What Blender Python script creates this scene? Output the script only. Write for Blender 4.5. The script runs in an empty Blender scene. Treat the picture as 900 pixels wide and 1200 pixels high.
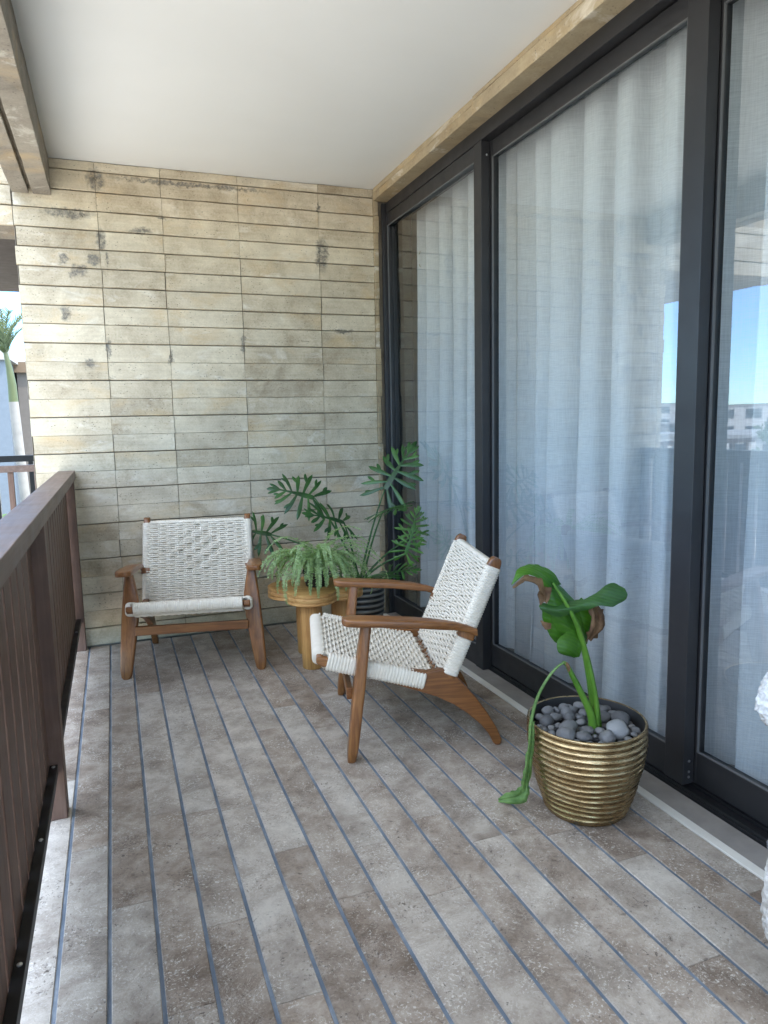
import bpy, bmesh, math, random
from mathutils import Vector, Matrix, noise as mnoise
random.seed(7)
R = math.radians
PI = math.pi
scene = bpy.context.scene
col = scene.collection

# ------------------------------------------------------------------ helpers
class MB:
    def __init__(s): s.v=[]; s.f=[]; s.fa=[]; s.a=0.0
    def add(s, vs, fs):
        o=len(s.v); s.v.extend([tuple(p) for p in vs])
        for f in fs: s.f.append([i+o for i in f]); s.fa.append(s.a)
    def box(s,x0,x1,y0,y1,z0,z1):
        s.add([(x0,y0,z0),(x1,y0,z0),(x1,y1,z0),(x0,y1,z0),(x0,y0,z1),(x1,y0,z1),(x1,y1,z1),(x0,y1,z1)],
              [(0,3,2,1),(4,5,6,7),(0,1,5,4),(1,2,6,5),(2,3,7,6),(3,0,4,7)]); return s
    def loft(s, secs, cap=True):
        n=len(secs[0]); vs=[p for q in secs for p in q]; fs=[]
        for i in range(len(secs)-1):
            for k in range(n):
                fs.append((i*n+k,i*n+(k+1)%n,(i+1)*n+(k+1)%n,(i+1)*n+k))
        if cap:
            fs.append(tuple(range(n))[::-1]); fs.append(tuple((len(secs)-1)*n+k for k in range(n)))
        s.add(vs,fs); return s
    def tube(s, path, rad, n=6, cap=True, flat=1.0):
        path=[Vector(p) for p in path]; m=len(path); secs=[]
        up=Vector((0,0,1)); side=None
        for i,p in enumerate(path):
            t=(path[min(i+1,m-1)]-path[max(i-1,0)]).normalized()
            if side is None:
                a=up if abs(t.z)<.9 else Vector((1,0,0)); side=t.cross(a).normalized()
            else:
                side=(side-t*side.dot(t)).normalized()
            b=t.cross(side); r=rad[i] if isinstance(rad,(list,tuple)) else rad
            secs.append([p+side*(r*math.cos(2*PI*k/n))+b*(r*flat*math.sin(2*PI*k/n)) for k in range(n)])
        return s.loft(secs,cap)
    def grid(s, rows):
        n=len(rows[0]); vs=[p for q in rows for p in q]
        s.add(vs,[(i*n+k,i*n+k+1,(i+1)*n+k+1,(i+1)*n+k) for i in range(len(rows)-1) for k in range(n-1)]); return s
    def lathe(s, prof, n=48, c=(0,0,0), jit=None):
        secs=[]
        for (r,z) in prof:
            secs.append([(c[0]+(r+(jit(2*PI*k/n,z) if jit else 0))*math.cos(2*PI*k/n), c[1]+(r+(jit(2*PI*k/n,z) if jit else 0))*math.sin(2*PI*k/n), c[2]+z) for k in range(n)])
        return s.loft(secs,True)
    def prism(s, outline, axis, a0, a1):
        def mk(a): return [{'x':(a,p[0],p[1]),'y':(p[0],a,p[1]),'z':(p[0],p[1],a)}[axis] for p in outline]
        return s.loft([mk(a0),mk(a1)])
    def build(s, name, mat, parent=None, smooth=None, bevel=0, segs=2, solid=0):
        me=bpy.data.meshes.new(name); me.from_pydata(s.v,[],s.f); me.validate()
        bm=bmesh.new(); bm.from_mesh(me)
        if solid==0: bmesh.ops.recalc_face_normals(bm,faces=bm.faces)
        bm.to_mesh(me); bm.free()
        if any(s.fa) and len(s.fa)==len(me.polygons):
            at=me.attributes.new('rnd','FLOAT','FACE'); at.data.foreach_set('value',s.fa)
        me.materials.append(mat)
        if smooth is not None:
            me.polygons.foreach_set('use_smooth',[True]*len(me.polygons))
            if smooth<180: me.set_sharp_from_angle(angle=R(smooth))
        o=bpy.data.objects.new(name,me); col.objects.link(o)
        if parent: o.parent=parent
        if bevel:
            m=o.modifiers.new('bevel','BEVEL'); m.width=bevel; m.segments=segs; m.limit_method='ANGLE'; m.angle_limit=R(35)
            me.polygons.foreach_set('use_smooth',[True]*len(me.polygons)); me.set_sharp_from_angle(angle=R(35)); m.harden_normals=True
        return o

def tag(o,label=None,cat=None,group=None,kind=None):
    if label: o['label']=label
    if cat: o['category']=cat
    if group: o['group']=group
    if kind: o['kind']=kind
    return o
def empty(name,loc=(0,0,0),rz=0,label=None,cat=None,group=None):
    o=bpy.data.objects.new(name,None); col.objects.link(o); o.location=loc; o.rotation_euler=(0,0,rz); o.empty_display_size=.1
    return tag(o,label,cat,group)
def copy_tree(o,parent=None):
    c=o.copy(); col.objects.link(c)
    if parent: c.parent=parent
    for ch in list(o.children): copy_tree(ch,c)
    return c
def label_part(o,l): o['label']=l; return o

# ------------------------------------------------------------------ materials
class NT:
    def __init__(s,name):
        s.m=bpy.data.materials.new(name); s.m.use_nodes=True; s.t=s.m.node_tree; s.n=s.t.nodes; s.n.clear()
        s.out=s.n.new('ShaderNodeOutputMaterial')
    def new(s,typ,**k):
        q=s.n.new('ShaderNode'+typ)
        for a,v in k.items(): setattr(q,a,v)
        return q
    def link(s,a,b): s.t.links.new(a,b)
    def set(s,node,key,v):
        if hasattr(v,'is_output') or hasattr(v,'links'): s.link(v,node.inputs[key])
        else: node.inputs[key].default_value=v
    def coord(s,kind='Object'): return s.new('TexCoord').outputs[kind]
    def mapping(s,vec,scale=(1,1,1),loc=(0,0,0)):
        q=s.new('Mapping'); s.link(vec,q.inputs['Vector']); q.inputs['Scale'].default_value=scale
        q.inputs['Location'].default_value=loc; return q.outputs[0]
    def noise(s,vec,scale,detail=4,rough=.55,dist=0):
        q=s.new('TexNoise'); s.link(vec,q.inputs['Vector']); q.inputs['Scale'].default_value=scale
        q.inputs['Detail'].default_value=detail; q.inputs['Roughness'].default_value=rough; q.inputs['Distortion'].default_value=dist
        return q.outputs['Fac']
    def voro(s,vec,scale,feature='F1'):
        q=s.new('TexVoronoi',feature=feature); s.link(vec,q.inputs['Vector']); q.inputs['Scale'].default_value=scale
        return q.outputs['Distance']
    def wave(s,vec,scale,dist=2,detail=2,dirn='X'):
        q=s.new('TexWave',bands_direction=dirn); s.link(vec,q.inputs['Vector']); q.inputs['Scale'].default_value=scale
        q.inputs['Distortion'].default_value=dist; q.inputs['Detail'].default_value=detail; return q.outputs['Fac']
    def ramp(s,fac,*stops,interp='LINEAR'):
        q=s.new('ValToRGB'); s.link(fac,q.inputs[0]); cr=q.color_ramp; cr.interpolation=interp
        while len(cr.elements)<len(stops): cr.elements.new(.5)
        for e,(p,c) in zip(cr.elements,stops):
            e.position=p; e.color=(c,c,c,1) if isinstance(c,(int,float)) else (*c,1)
        return q.outputs[0]
    def mix(s,fac,a,b,mode='MIX'):
        q=s.new('MixRGB',blend_type=mode); s.set(q,0,fac)
        for i,v in ((1,a),(2,b)):
            if isinstance(v,(tuple,list)): v=(*v[:3],1)
            elif isinstance(v,(int,float)): v=(v,v,v,1)
            s.set(q,i,v)
        return q.outputs[0]
    def math(s,op,a,b=0,c=None,clamp=False):
        q=s.new('Math',operation=op,use_clamp=clamp); s.set(q,0,a); s.set(q,1,b)
        if c is not None: s.set(q,2,c)
        return q.outputs[0]
    def vmath(s,op,a,b):
        q=s.new('VectorMath',operation=op); s.set(q,0,a); s.set(q,1,b); return q.outputs[0] if op!='DISTANCE' and op!='LENGTH' else q.outputs['Value']
    def bump(s,h,strength=.3,dist=.01,normal=None):
        q=s.new('Bump'); s.link(h,q.inputs['Height']); q.inputs['Strength'].default_value=strength; q.inputs['Distance'].default_value=dist
        if normal: s.link(normal,q.inputs['Normal'])
        return q.outputs[0]
    def attr(s,name='rnd'):
        q=s.new('Attribute',attribute_name=name); return q.outputs['Fac']
    def princ(s,color,rough=.6,metal=0,normal=None,spec=.5,coat=0,trans=0,sss=0):
        b=s.new('BsdfPrincipled')
        if isinstance(color,(tuple,list)): color=(*color[:3],1)
        s.set(b,'Base Color',color); s.set(b,'Roughness',rough); s.set(b,'Metallic',metal)
        b.inputs['Specular IOR Level'].default_value=spec; b.inputs['Coat Weight'].default_value=coat; b.inputs['Coat Roughness'].default_value=.25
        if normal: s.link(normal,b.inputs['Normal'])
        s.link(b.outputs[0],s.out.inputs[0]); return b
    def surf(s,sock): s.link(sock,s.out.inputs[0])

def concrete(name,dark=(.34,.268,.178),light=(.71,.62,.465),patches=(),boards=True,grain='x'):
    k=NT(name); co=k.coord('Object'); r=k.attr()
    off=k.new('CombineXYZ'); k.link(k.math('MULTIPLY',r,37.0),off.inputs[0]); k.link(k.math('MULTIPLY',r,11.0),off.inputs[2])
    cv=k.vmath('ADD',co,off.outputs[0])
    big=k.noise(co,1.1,5,.62,.4); med=k.noise(cv,5,6,.65,.6)
    gs={'x':(1.2,4,38),'y':(4,1.2,38)}[grain]
    gr=k.noise(k.mapping(cv,gs),1.6,5,.6,.3)
    fine=k.noise(co,95,4,.7)
    f=k.math('ADD',k.math('MULTIPLY',big,.30),k.math('MULTIPLY',med,.38))
    f=k.math('ADD',f,k.math('MULTIPLY',gr,.13)); f=k.math('ADD',f,k.math('MULTIPLY',fine,.19))
    f=k.math('ADD',f,k.math('MULTIPLY',k.math('SUBTRACT',r,.5),.09))
    c=k.ramp(f,(.37,dark),(.49,tuple((a+b)/2*1.05 for a,b in zip(dark,light))),(.60,light))
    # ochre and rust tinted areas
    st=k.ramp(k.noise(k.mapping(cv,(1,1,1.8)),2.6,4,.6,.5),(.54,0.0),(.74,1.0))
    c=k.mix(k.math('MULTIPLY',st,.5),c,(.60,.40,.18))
    wh=k.ramp(k.noise(k.mapping(cv,(1.1,1,2.6),(3,5,1)),3.2,6,.7,.6),(.56,0.0),(.72,1.0))
    c=k.mix(k.math('MULTIPLY',wh,.7),c,(.80,.745,.64))
    gy=k.ramp(k.noise(k.mapping(co,(1,1,1.3),(9,2,4)),1.7,5,.65,.4),(.50,0.0),(.70,1.0))
    c=k.mix(k.math('MULTIPLY',gy,.35),c,(.27,.235,.185))
    # pits
    pm=k.ramp(k.noise(cv,7,3,.6),(.44,0.0),(.58,1.0))
    pit=k.math('MULTIPLY',k.ramp(k.voro(k.mapping(cv,(1,1,1.5)),46),(.10,1.0),(.20,0.0)),pm)
    c=k.mix(k.math('MULTIPLY',pit,.75),c,(.10,.085,.07))
    drk=k.ramp(k.noise(k.mapping(cv,(1,1,2.0),(1,7,2)),9,5,.7,1.0),(.66,0.0),(.72,1.0))
    c=k.mix(k.math('MULTIPLY',drk,.5),c,(.16,.13,.10))
    h=k.math('ADD',k.math('MULTIPLY',gr,.5),k.math('MULTIPLY',fine,.35)); h=k.math('ADD',h,k.math('MULTIPLY',med,.5)); h=k.math('SUBTRACT',h,k.math('MULTIPLY',pit,.8))
    if patches:
        wob=k.new('TexNoise'); k.link(co,wob.inputs['Vector']); wob.inputs['Scale'].default_value=26; wob.inputs['Detail'].default_value=4; wob.inputs['Roughness'].default_value=.7
        wv=k.new('VectorMath',operation='MULTIPLY_ADD'); k.link(wob.outputs['Color'],wv.inputs[0]); wv.inputs[1].default_value=(.085,0,.085); k.link(co,wv.inputs[2])
        tot=None
        for (px,pz,rx,rz) in patches:
            q=k.mapping(wv.outputs[0],(1/rx,0,1/rz),(-(px+.0425)/rx,0,-(pz+.0425)/rz))
            d=k.new('VectorMath',operation='LENGTH'); k.link(q,d.inputs[0])
            m=k.ramp(d.outputs['Value'],(.55,1.0),(1.0,0.0))
            tot=m if tot is None else k.math('MAXIMUM',tot,m)
        c=k.mix(k.math('MULTIPLY',tot,k.ramp(k.noise(co,48,4,.75),(.36,.25),(.56,.9))),c,k.ramp(k.noise(co,30,4,.7),(.35,(.08,.074,.066)),(.65,(.22,.205,.18))))
    k.princ(c,.88,normal=k.bump(h,.45,.006),spec=.3)
    return k.m

PATCH=[(1.36,2.44,.05,.125),(.005,2.79,.06,.07),(.012,2.45,.03,.075),(.24,2.515,.07,.025),(.36,2.60,.03,.015),(-.20,2.33,.03,.035),(-.03,2.335,.045,.035),
       (-.155,2.25,.028,.024),(-.115,2.275,.05,.04),(-.21,2.02,.03,.06),(-.095,1.735,.04,.03),(1.49,1.96,.085,.016),(-.16,2.585,.17,.035),(.012,1.82,.018,.07),
       (.55,2.805,.55,.016),(.82,1.86,.018,.07),(.37,1.77,.014,.06),(1.345,2.74,.013,.05),(.04,2.34,.012,.05)]
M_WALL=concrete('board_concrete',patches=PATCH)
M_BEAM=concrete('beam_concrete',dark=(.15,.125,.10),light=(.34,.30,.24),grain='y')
M_LINTEL=concrete('lintel_concrete',dark=(.24,.18,.105),light=(.46,.37,.24),grain='y')
def plain_concrete(name,a,b,sc=3):
    k=NT(name); co=k.coord('Object'); f=k.noise(co,sc,6,.6,.3); k.princ(k.ramp(f,(.35,a),(.65,b)),.85,normal=k.bump(k.noise(co,70,3,.6),.2,.004)); return k.m
M_GROOVE=plain_concrete('groove_concrete',(.16,.13,.095),(.28,.235,.18),8)
M_GREYC=plain_concrete('grey_concrete',(.26,.25,.24),(.38,.37,.35))

def ceiling_mat():
    k=NT('ceiling_plaster'); co=k.coord('Object')
    f=k.noise(co,.9,4,.5,.2); c=k.ramp(f,(.35,(.77,.75,.71)),(.65,(.82,.80,.76)))
    k.princ(c,.75,normal=k.bump(k.noise(co,55,3,.6),.12,.003),spec=.3); return k.m
M_CEIL=ceiling_mat()

def travertine():
    k=NT('travertine_tiles'); co=k.coord('Object'); r=k.attr()
    off=k.new('CombineXYZ'); k.link(k.math('MULTIPLY',r,53.0),off.inputs[0]); k.link(k.math('MULTIPLY',r,29.0),off.inputs[1])
    cv=k.vmath('ADD',co,off.outputs[0])
    # warp
    wn=k.new('TexNoise'); k.link(cv,wn.inputs['Vector']); wn.inputs['Scale'].default_value=7; wn.inputs['Detail'].default_value=5
    wv=k.new('VectorMath',operation='MULTIPLY_ADD'); k.link(wn.outputs['Color'],wv.inputs[0]); wv.inputs[1].default_value=(.075,.075,0); k.link(cv,wv.inputs[2]); w=wv.outputs[0]
    big=k.noise(w,4.5,5,.62,.3); med=k.noise(w,17,6,.68,.4); fine=k.noise(co,150,4,.7)
    r2=k.math('FRACT',k.math('MULTIPLY',r,7.31))
    f=k.math('ADD',k.math('MULTIPLY',big,.50),k.math('MULTIPLY',med,.36)); f=k.math('ADD',f,k.math('MULTIPLY',fine,.16))
    brown=k.ramp(f,(.39,(.155,.108,.076)),(.50,(.30,.228,.170)),(.61,(.46,.378,.30)))
    grey=k.ramp(f,(.39,(.28,.23,.182)),(.50,(.43,.366,.30)),(.61,(.59,.525,.44)))
    c=k.mix(k.ramp(r2,(.30,.03),(1.0,.95)),brown,grey)
    lin=k.ramp(r,(0.0,.93),(1.0,1.08)); c=k.mix(1.0,c,lin,'MULTIPLY')
    # shell-like light flecks and veins
    vz=k.noise(w,52,5,.7,1.2); vm=k.ramp(vz,(.485,0.0),(.50,1.0),(.515,0.0))
    msk=k.ramp(k.noise(cv,6,3,.6),(.46,0.0),(.62,1.0))
    c=k.mix(k.math('MULTIPLY',k.math('MULTIPLY',vm,msk),.8),c,(.66,.60,.52))
    fl=k.ramp(k.noise(k.mapping(w,(1,1,1),(4,9,0)),115,4,.75,.5),(.555,0.0),(.60,1.0))
    cm=k.ramp(k.noise(k.mapping(cv,(1,1,1),(7,3,0)),7.5,4,.65,.6),(.43,.0),(.60,1.0)); c=k.mix(k.math('MULTIPLY',k.math('MULTIPLY',fl,cm),.85),c,(.70,.64,.55))
    dk=k.ramp(k.noise(k.mapping(w,(1,1,1),(14,3,0)),75,5,.75,.5),(.56,0.0),(.63,1.0))
    cd=k.ramp(k.noise(k.mapping(cv,(1,1,1),(2,13,0)),6,4,.65,.6),(.45,.0),(.63,1.0)); dk=k.math('MULTIPLY',dk,cd); c=k.mix(k.math('MULTIPLY',dk,.85),c,(.085,.06,.045))
    pit=k.math('MULTIPLY',k.ramp(k.voro(co,70),(.10,1.0),(.2,0.0)),k.ramp(k.noise(cv,11,3,.6),(.52,0.0),(.6,1.0)))
    c=k.mix(k.math('MULTIPLY',pit,.7),c,(.10,.08,.065))
    h=k.math('ADD',k.math('MULTIPLY',med,.6),k.math('MULTIPLY',fine,.35)); h=k.math('SUBTRACT',h,k.math('MULTIPLY',pit,.9)); h=k.math('SUBTRACT',h,k.math('MULTIPLY',dk,.3))
    k.princ(c,k.ramp(med,(.3,.50),(.7,.72)),normal=k.bump(h,.5,.005),spec=.28); return k.m
M_TRAV=travertine()
def grout():
    k=NT('grout'); co=k.coord('Object'); f=k.noise(k.mapping(co,(1,.25,1)),24,5,.65)
    k.princ(k.ramp(f,(.3,(.085,.11,.145)),(.55,(.17,.205,.25)),(.72,(.32,.35,.385))),.7,normal=k.bump(k.noise(co,120,3,.6),.4,.003)); return k.m
M_GROUT=grout()
def flat(name,c,rough=.5,metal=0,bump=0,var=.08,sc=6,spec=.5,coat=0):
    k=NT(name); co=k.coord('Object'); f=k.noise(co,sc,5,.6,.2)
    a=tuple(x*(1-var) for x in c); b=tuple(min(1,x*(1+var)) for x in c)
    nm=k.bump(k.noise(co,90,3,.6),bump,.003) if bump else None
    k.princ(k.ramp(f,(.3,a),(.7,b)),k.ramp(k.noise(co,11,4,.6),(.3,max(0,rough-.06)),(.7,min(1,rough+.08))),metal,nm,spec,coat); return k.m
M_STRIP=flat('white_marble',(.80,.75,.66),.5,bump=.15)
M_SILL=flat('sill_stone',(.30,.27,.24),.6,bump=.2,var=.15,sc=9)
M_ALU=flat('bronze_aluminium',(.035,.034,.036),.42,.35,var=.1)
M_ALUD=flat('dark_aluminium',(.016,.016,.018),.45,.3)
M_SEAL=flat('grey_gasket',(.11,.11,.11),.6)
M_BLACK=flat('black_steel',(.012,.011,.011),.42,.4)
M_SCREW=flat('zinc_screw',(.55,.55,.55),.35,.9)

def rail_wood():
    k=NT('brown_rail_paint'); co=k.coord('Object')
    g=k.noise(k.mapping(co,(30,30,1.6)),1.5,5,.6,.5); f=k.noise(co,7,5,.6)
    m=k.math('ADD',k.math('MULTIPLY',g,.6),k.math('MULTIPLY',f,.4))
    k.princ(k.ramp(m,(.34,(.080,.040,.026)),(.52,(.135,.074,.050)),(.68,(.19,.115,.083))),k.ramp(f,(.3,.42),(.7,.58)),normal=k.bump(g,.15,.003),spec=.45); return k.m
M_RAIL=rail_wood()
def rail_top():
    k=NT('brown_rail_cap'); co=k.coord('Object')
    g=k.noise(k.mapping(co,(30,1.6,30)),1.5,5,.6,.5); f=k.noise(co,7,5,.6)
    m=k.math('ADD',k.math('MULTIPLY',g,.6),k.math('MULTIPLY',f,.4))
    k.princ(k.ramp(m,(.34,(.090,.052,.038)),(.52,(.15,.094,.070)),(.68,(.21,.145,.115))),k.ramp(f,(.3,.36),(.7,.52)),normal=k.bump(g,.15,.003),spec=.5); return k.m
M_CAP=rail_top()
def wood(name,axis,a,b,c,rough=.38,coat=.25):
    k=NT(name); co=k.coord('Object')
    st={'x':(1.4,22,22),'y':(22,1.4,22),'z':(22,22,1.4)}[axis]
    g=k.noise(k.mapping(co,st),2.2,6,.62,.9); g2=k.noise(k.mapping(co,tuple(x*4 if x>2 else x for x in st)),2.0,3,.6)
    f=k.noise(co,5,4,.6); m=k.math('ADD',k.math('MULTIPLY',g,.6),k.math('MULTIPLY',f,.25)); m=k.math('ADD',m,k.math('MULTIPLY',g2,.15))
    k.princ(k.ramp(m,(.32,a),(.50,b),(.68,c)),k.ramp(g,(.3,rough-.06),(.7,rough+.12)),normal=k.bump(g2,.12,.002),spec=.5,coat=coat); return k.m
W3=((.085,.029,.008),(.215,.082,.022),(.34,.15,.043))
M_WX=wood('teak_x','x',*W3); M_WY=wood('teak_y','y',*W3); M_WZ=wood('teak_z','z',*W3)
P3=((.27,.115,.032),(.50,.26,.080),(.66,.41,.16))
M_PZ=wood('pine_z','z',*P3,rough=.6,coat=0); M_PX=wood('pine_x','x',*P3,rough=.6,coat=0)
def cord():
    k=NT('white_cord'); co=k.coord('Object'); f=k.noise(co,18,4,.6); w=k.noise(co,320,3,.7)
    c=k.mix(k.math('MULTIPLY',w,.3),k.ramp(f,(.3,(.74,.665,.545)),(.7,(.82,.75,.635))),(.60,.52,.41))
    k.princ(c,.85,normal=k.bump(w,.5,.002),spec=.2); return k.m
M_CORD=cord()
def leafm(name,a,b,c,rough=.4,trans=.25,sc=9,vein=0):
    k=NT(name); co=k.coord('Object'); f=k.noise(co,sc,5,.62,.3); r=k.attr()
    m=k.math('ADD',k.math('MULTIPLY',f,.75),k.math('MULTIPLY',r,.25))
    cc=k.ramp(m,(.28,a),(.5,b),(.75,c))
    hb=k.noise(co,sc*7,3,.6)
    if vein:
        wv=k.wave(k.mapping(co,(1,1,1.6)),vein,1.2,2,'DIAGONAL'); cc=k.mix(k.math('MULTIPLY',wv,.28),cc,k.mix(1.0,cc,(1.7,1.6,1.2),'MULTIPLY')); hb=k.math('ADD',hb,k.math('MULTIPLY',wv,.9))
    b_=k.new('BsdfPrincipled'); k.link(cc,b_.inputs['Base Color']); b_.inputs['Roughness'].default_value=rough
    k.link(k.bump(hb,.25,.004),b_.inputs['Normal'])
    t=k.new('BsdfTranslucent'); k.link(k.mix(1.0,cc,(1.5,1.6,.6),'MULTIPLY'),t.inputs[0])
    x=k.new('MixShader'); x.inputs[0].default_value=trans; k.link(b_.outputs[0],x.inputs[1]); k.link(t.outputs[0],x.inputs[2]); k.surf(x.outputs[0]); return k.m
M_PHILO=leafm('philodendron_leaf',(.013,.05,.012),(.034,.11,.024),(.085,.20,.045),.34)
M_PHILOY=leafm('young_leaf',(.04,.13,.014),(.08,.22,.025),(.14,.32,.05),.38,.35)
M_PETI=leafm('petiole',(.03,.09,.02),(.06,.15,.035),(.10,.20,.06),.45,.05)
M_FERN=leafm('fern_leaf',(.18,.27,.12),(.32,.44,.22),(.48,.58,.35),.6,.35,14)
M_BAN=leafm('banana_leaf',(.028,.105,.008),(.075,.21,.016),(.16,.34,.04),.42,.38,5,26)
M_BAND=leafm('banana_leaf_dark',(.022,.075,.018),(.048,.14,.032),(.10,.22,.06),.36,.25,5,26)
M_BANS=leafm('banana_stalk',(.06,.17,.015),(.14,.30,.035),(.26,.43,.09),.42,.12,6)
M_DEAD=leafm('withered_leaf',(.10,.05,.022),(.27,.16,.085),(.48,.34,.22),.75,.2,16)
M_WILT=leafm('wilted_leaf',(.09,.18,.05),(.19,.32,.11),(.30,.44,.19),.55,.3,12,22)
def gold():
    k=NT('brushed_gold'); co=k.coord('Object'); f=k.noise(k.mapping(co,(1,1,3)),9,5,.65,.4); s=k.noise(k.mapping(co,(6,6,60)),5,4,.6)
    k.princ(k.ramp(f,(.3,(.25,.165,.075)),(.55,(.42,.30,.155)),(.75,(.58,.46,.28))),k.ramp(s,(.3,.20),(.7,.36)),.95,normal=k.bump(s,.22,.003)); return k.m
M_GOLD=gold()
M_POTIN=flat('dark_pot_inside',(.02,.02,.02),.55)
M_SOIL=flat('dark_soil',(.03,.022,.017),.95,bump=.8,var=.4,sc=40)
def silverpot():
    k=NT('silver_striped_ceramic'); co=k.coord('Object'); f=k.noise(co,14,5,.6); z=k.new('SeparateXYZ'); k.link(co,z.inputs[0])
    s=k.math('SINE',k.math('MULTIPLY',z.outputs[2],2*PI/.034)); m=k.ramp(k.math('ADD',k.math('MULTIPLY',s,.5),k.math('MULTIPLY',f,.5)),(.1,(.03,.03,.026)),(.45,(.30,.28,.24)))
    k.princ(m,.4,.35,spec=.5); return k.m
M_SILV=silverpot()
def pebble_mat(name,a,b):
    k=NT(name); co=k.coord('Object'); f=k.noise(co,22,5,.65); g=k.noise(co,140,3,.7)
    oi=k.new('ObjectInfo').outputs['Random']; m=k.math('ADD',k.math('MULTIPLY',f,.55),k.math('MULTIPLY',oi,.4))
    k.princ(k.mix(k.math('MULTIPLY',g,.35),k.ramp(m,(.25,a),(.75,b)),(.22,.215,.21)),.62,normal=k.bump(g,.35,.002)); return k.m
M_PEB=pebble_mat('grey_pebble',(.055,.054,.054),(.20,.195,.19)); M_PEBL=pebble_mat('pale_pebble',(.30,.30,.295),(.42,.415,.40))

def glass():
    k=NT('window_glass'); lw=k.new('LayerWeight'); lw.inputs[0].default_value=.5
    p=k.math('POWER',lw.outputs['Facing'],4.0); fr=k.math('MULTIPLY_ADD',p,.78,.15,clamp=True)
    t=k.new('BsdfTransparent'); t.inputs[0].default_value=(.88,.92,.93,1)
    g=k.new('BsdfGlossy'); g.inputs['Roughness'].default_value=0.0; g.inputs[0].default_value=(.97,.98,1,1)
    x=k.new('MixShader'); k.link(fr,x.inputs[0]); k.link(t.outputs[0],x.inputs[1]); k.link(g.outputs[0],x.inputs[2]); k.surf(x.outputs[0]); return k.m
M_GLASS=glass()
def curtain_mat():
    k=NT('sheer_linen'); co=k.coord('Object')
    h=k.noise(k.mapping(co,(1,16,420)),1.0,3,.65); v=k.noise(k.mapping(co,(1,340,10)),1.0,3,.65)
    slub=k.noise(k.mapping(co,(1,22,260)),1.0,4,.7)
    w=k.math('ADD',k.math('MULTIPLY',h,.45),k.math('MULTIPLY',v,.35)); w=k.math('ADD',w,k.math('MULTIPLY',slub,.35))
    c=k.ramp(w,(.40,(.63,.645,.66)),(.68,(.89,.90,.91)))
    tr=k.ramp(w,(.40,.22),(.66,.05))
    d=k.new('BsdfDiffuse'); k.link(c,d.inputs[0]); l=k.new('BsdfTranslucent'); k.link(c,l.inputs[0])
    m=k.new('MixShader'); m.inputs[0].default_value=.20; k.link(d.outputs[0],m.inputs[1]); k.link(l.outputs[0],m.inputs[2])
    k.surf(m.outputs[0]); return k.m
M_CURT=curtain_mat()
M_ROOMW=flat('room_plaster',(.55,.53,.50),.8); M_ROOMF=flat('room_tiles',(.36,.33,.30),.4,var=.15)
M_BOUC=None
def boucle():
    k=NT('white_rough_fabric'); co=k.coord('Object'); f=k.noise(co,26,5,.7); v=k.voro(co,60)
    k.princ(k.ramp(f,(.3,(.50,.47,.42)),(.65,(.78,.76,.72))),.92,normal=k.bump(k.math('ADD',f,v),.8,.012),spec=.15); return k.m
M_BOUC=boucle()
M_GREYF=flat('grey_seat_shell',(.16,.165,.175),.6,var=.15)
M_TRUNK=flat('palm_trunk',(.17,.165,.15),.85,bump=.5,var=.15); M_CROWN=flat('palm_crownshaft',(.05,.065,.018),.5)
M_TREE=leafm('tree_leaf',(.02,.05,.012),(.05,.10,.025),(.10,.17,.05),.6,.2,1.5)
M_FROND=leafm('palm_frond',(.03,.05,.02),(.07,.10,.045),(.14,.17,.10),.6,.2,2)
M_BARK=flat('bark',(.11,.085,.06),.9,bump=.6)
M_WHITEP=flat('white_render',(.42,.41,.39),.8); M_TANP=flat('tan_render',(.115,.10,.085),.8); M_GREYP=flat('blue_grey_cladding',(.10,.12,.14),.45,.1)
M_OCHRE=flat('ochre_cladding',(.13,.09,.055),.8); M_WIN=flat('dark_window_glass',(.035,.045,.055),.12,var=.1); M_SLAB=flat('far_slab',(.24,.235,.225),.8)
M_SOFSHADE=flat('shaded_soffit',(.05,.034,.027),.6)  # shadow under the neighbouring roof put into the soffit's dark base colour
def ground_mat():
    k=NT('ground_cover'); co=k.coord('Object'); f=k.noise(co,.06,6,.6); g=k.noise(co,.7,5,.65)
    c=k.ramp(f,(.36,(.10,.12,.055)),(.45,(.50,.44,.35)),(.62,(.68,.61,.51))); c=k.mix(k.math('MULTIPLY',g,.25),c,(.2,.19,.12))
    k.princ(c,.95,spec=.2); return k.m
M_GROUND=ground_mat()

# ------------------------------------------------------------------ the setting
D=4.655; ZC=2.885; Y0=-3.0
# floor: travertine planks running along the balcony, blue grey grout between
W=.1215; J0=-.3372; GAP=.0095
mb=MB()
def plank_col(x0,x1):
    y=Y0+random.uniform(-.5,0)
    while y<D-.002:
        L=random.choice([1.22,1.22,.91,.61,1.22]); a=max(y,Y0); b=min(y+L-.0016,D-.002)
        if b>a+.01:
            mb.a=random.uniform(.02,.98); e=.0022
            mb.add([(x0,a,-.004),(x1,a,-.004),(x1,b,-.004),(x0,b,-.004),(x0+e,a+.0007,0),(x1-e,a+.0007,0),(x1-e,b-.0007,0),(x0+e,b-.0007,0)],
                   [(4,5,6,7),(0,1,5,4),(1,2,6,5),(2,3,7,6),(3,0,4,7)])
        y+=L
plank_col(-.420,J0-GAP/2)
for i in range(0,16): plank_col(J0+i*W+GAP/2, J0+(i+1)*W-GAP/2)
plank_col(J0+16*W+GAP/2,1.698)
fl=mb.build('floor',M_TRAV); tag(fl,kind='structure')
tag(MB().box(-.425,1.70,Y0,D,-.12,-.0036).build('floor_grout',M_GROUT),kind='structure')
tag(MB().box(1.701,1.736,Y0,4.60,-.1,.003).build('threshold_strip',M_STRIP,bevel=.002),kind='structure')
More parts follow.
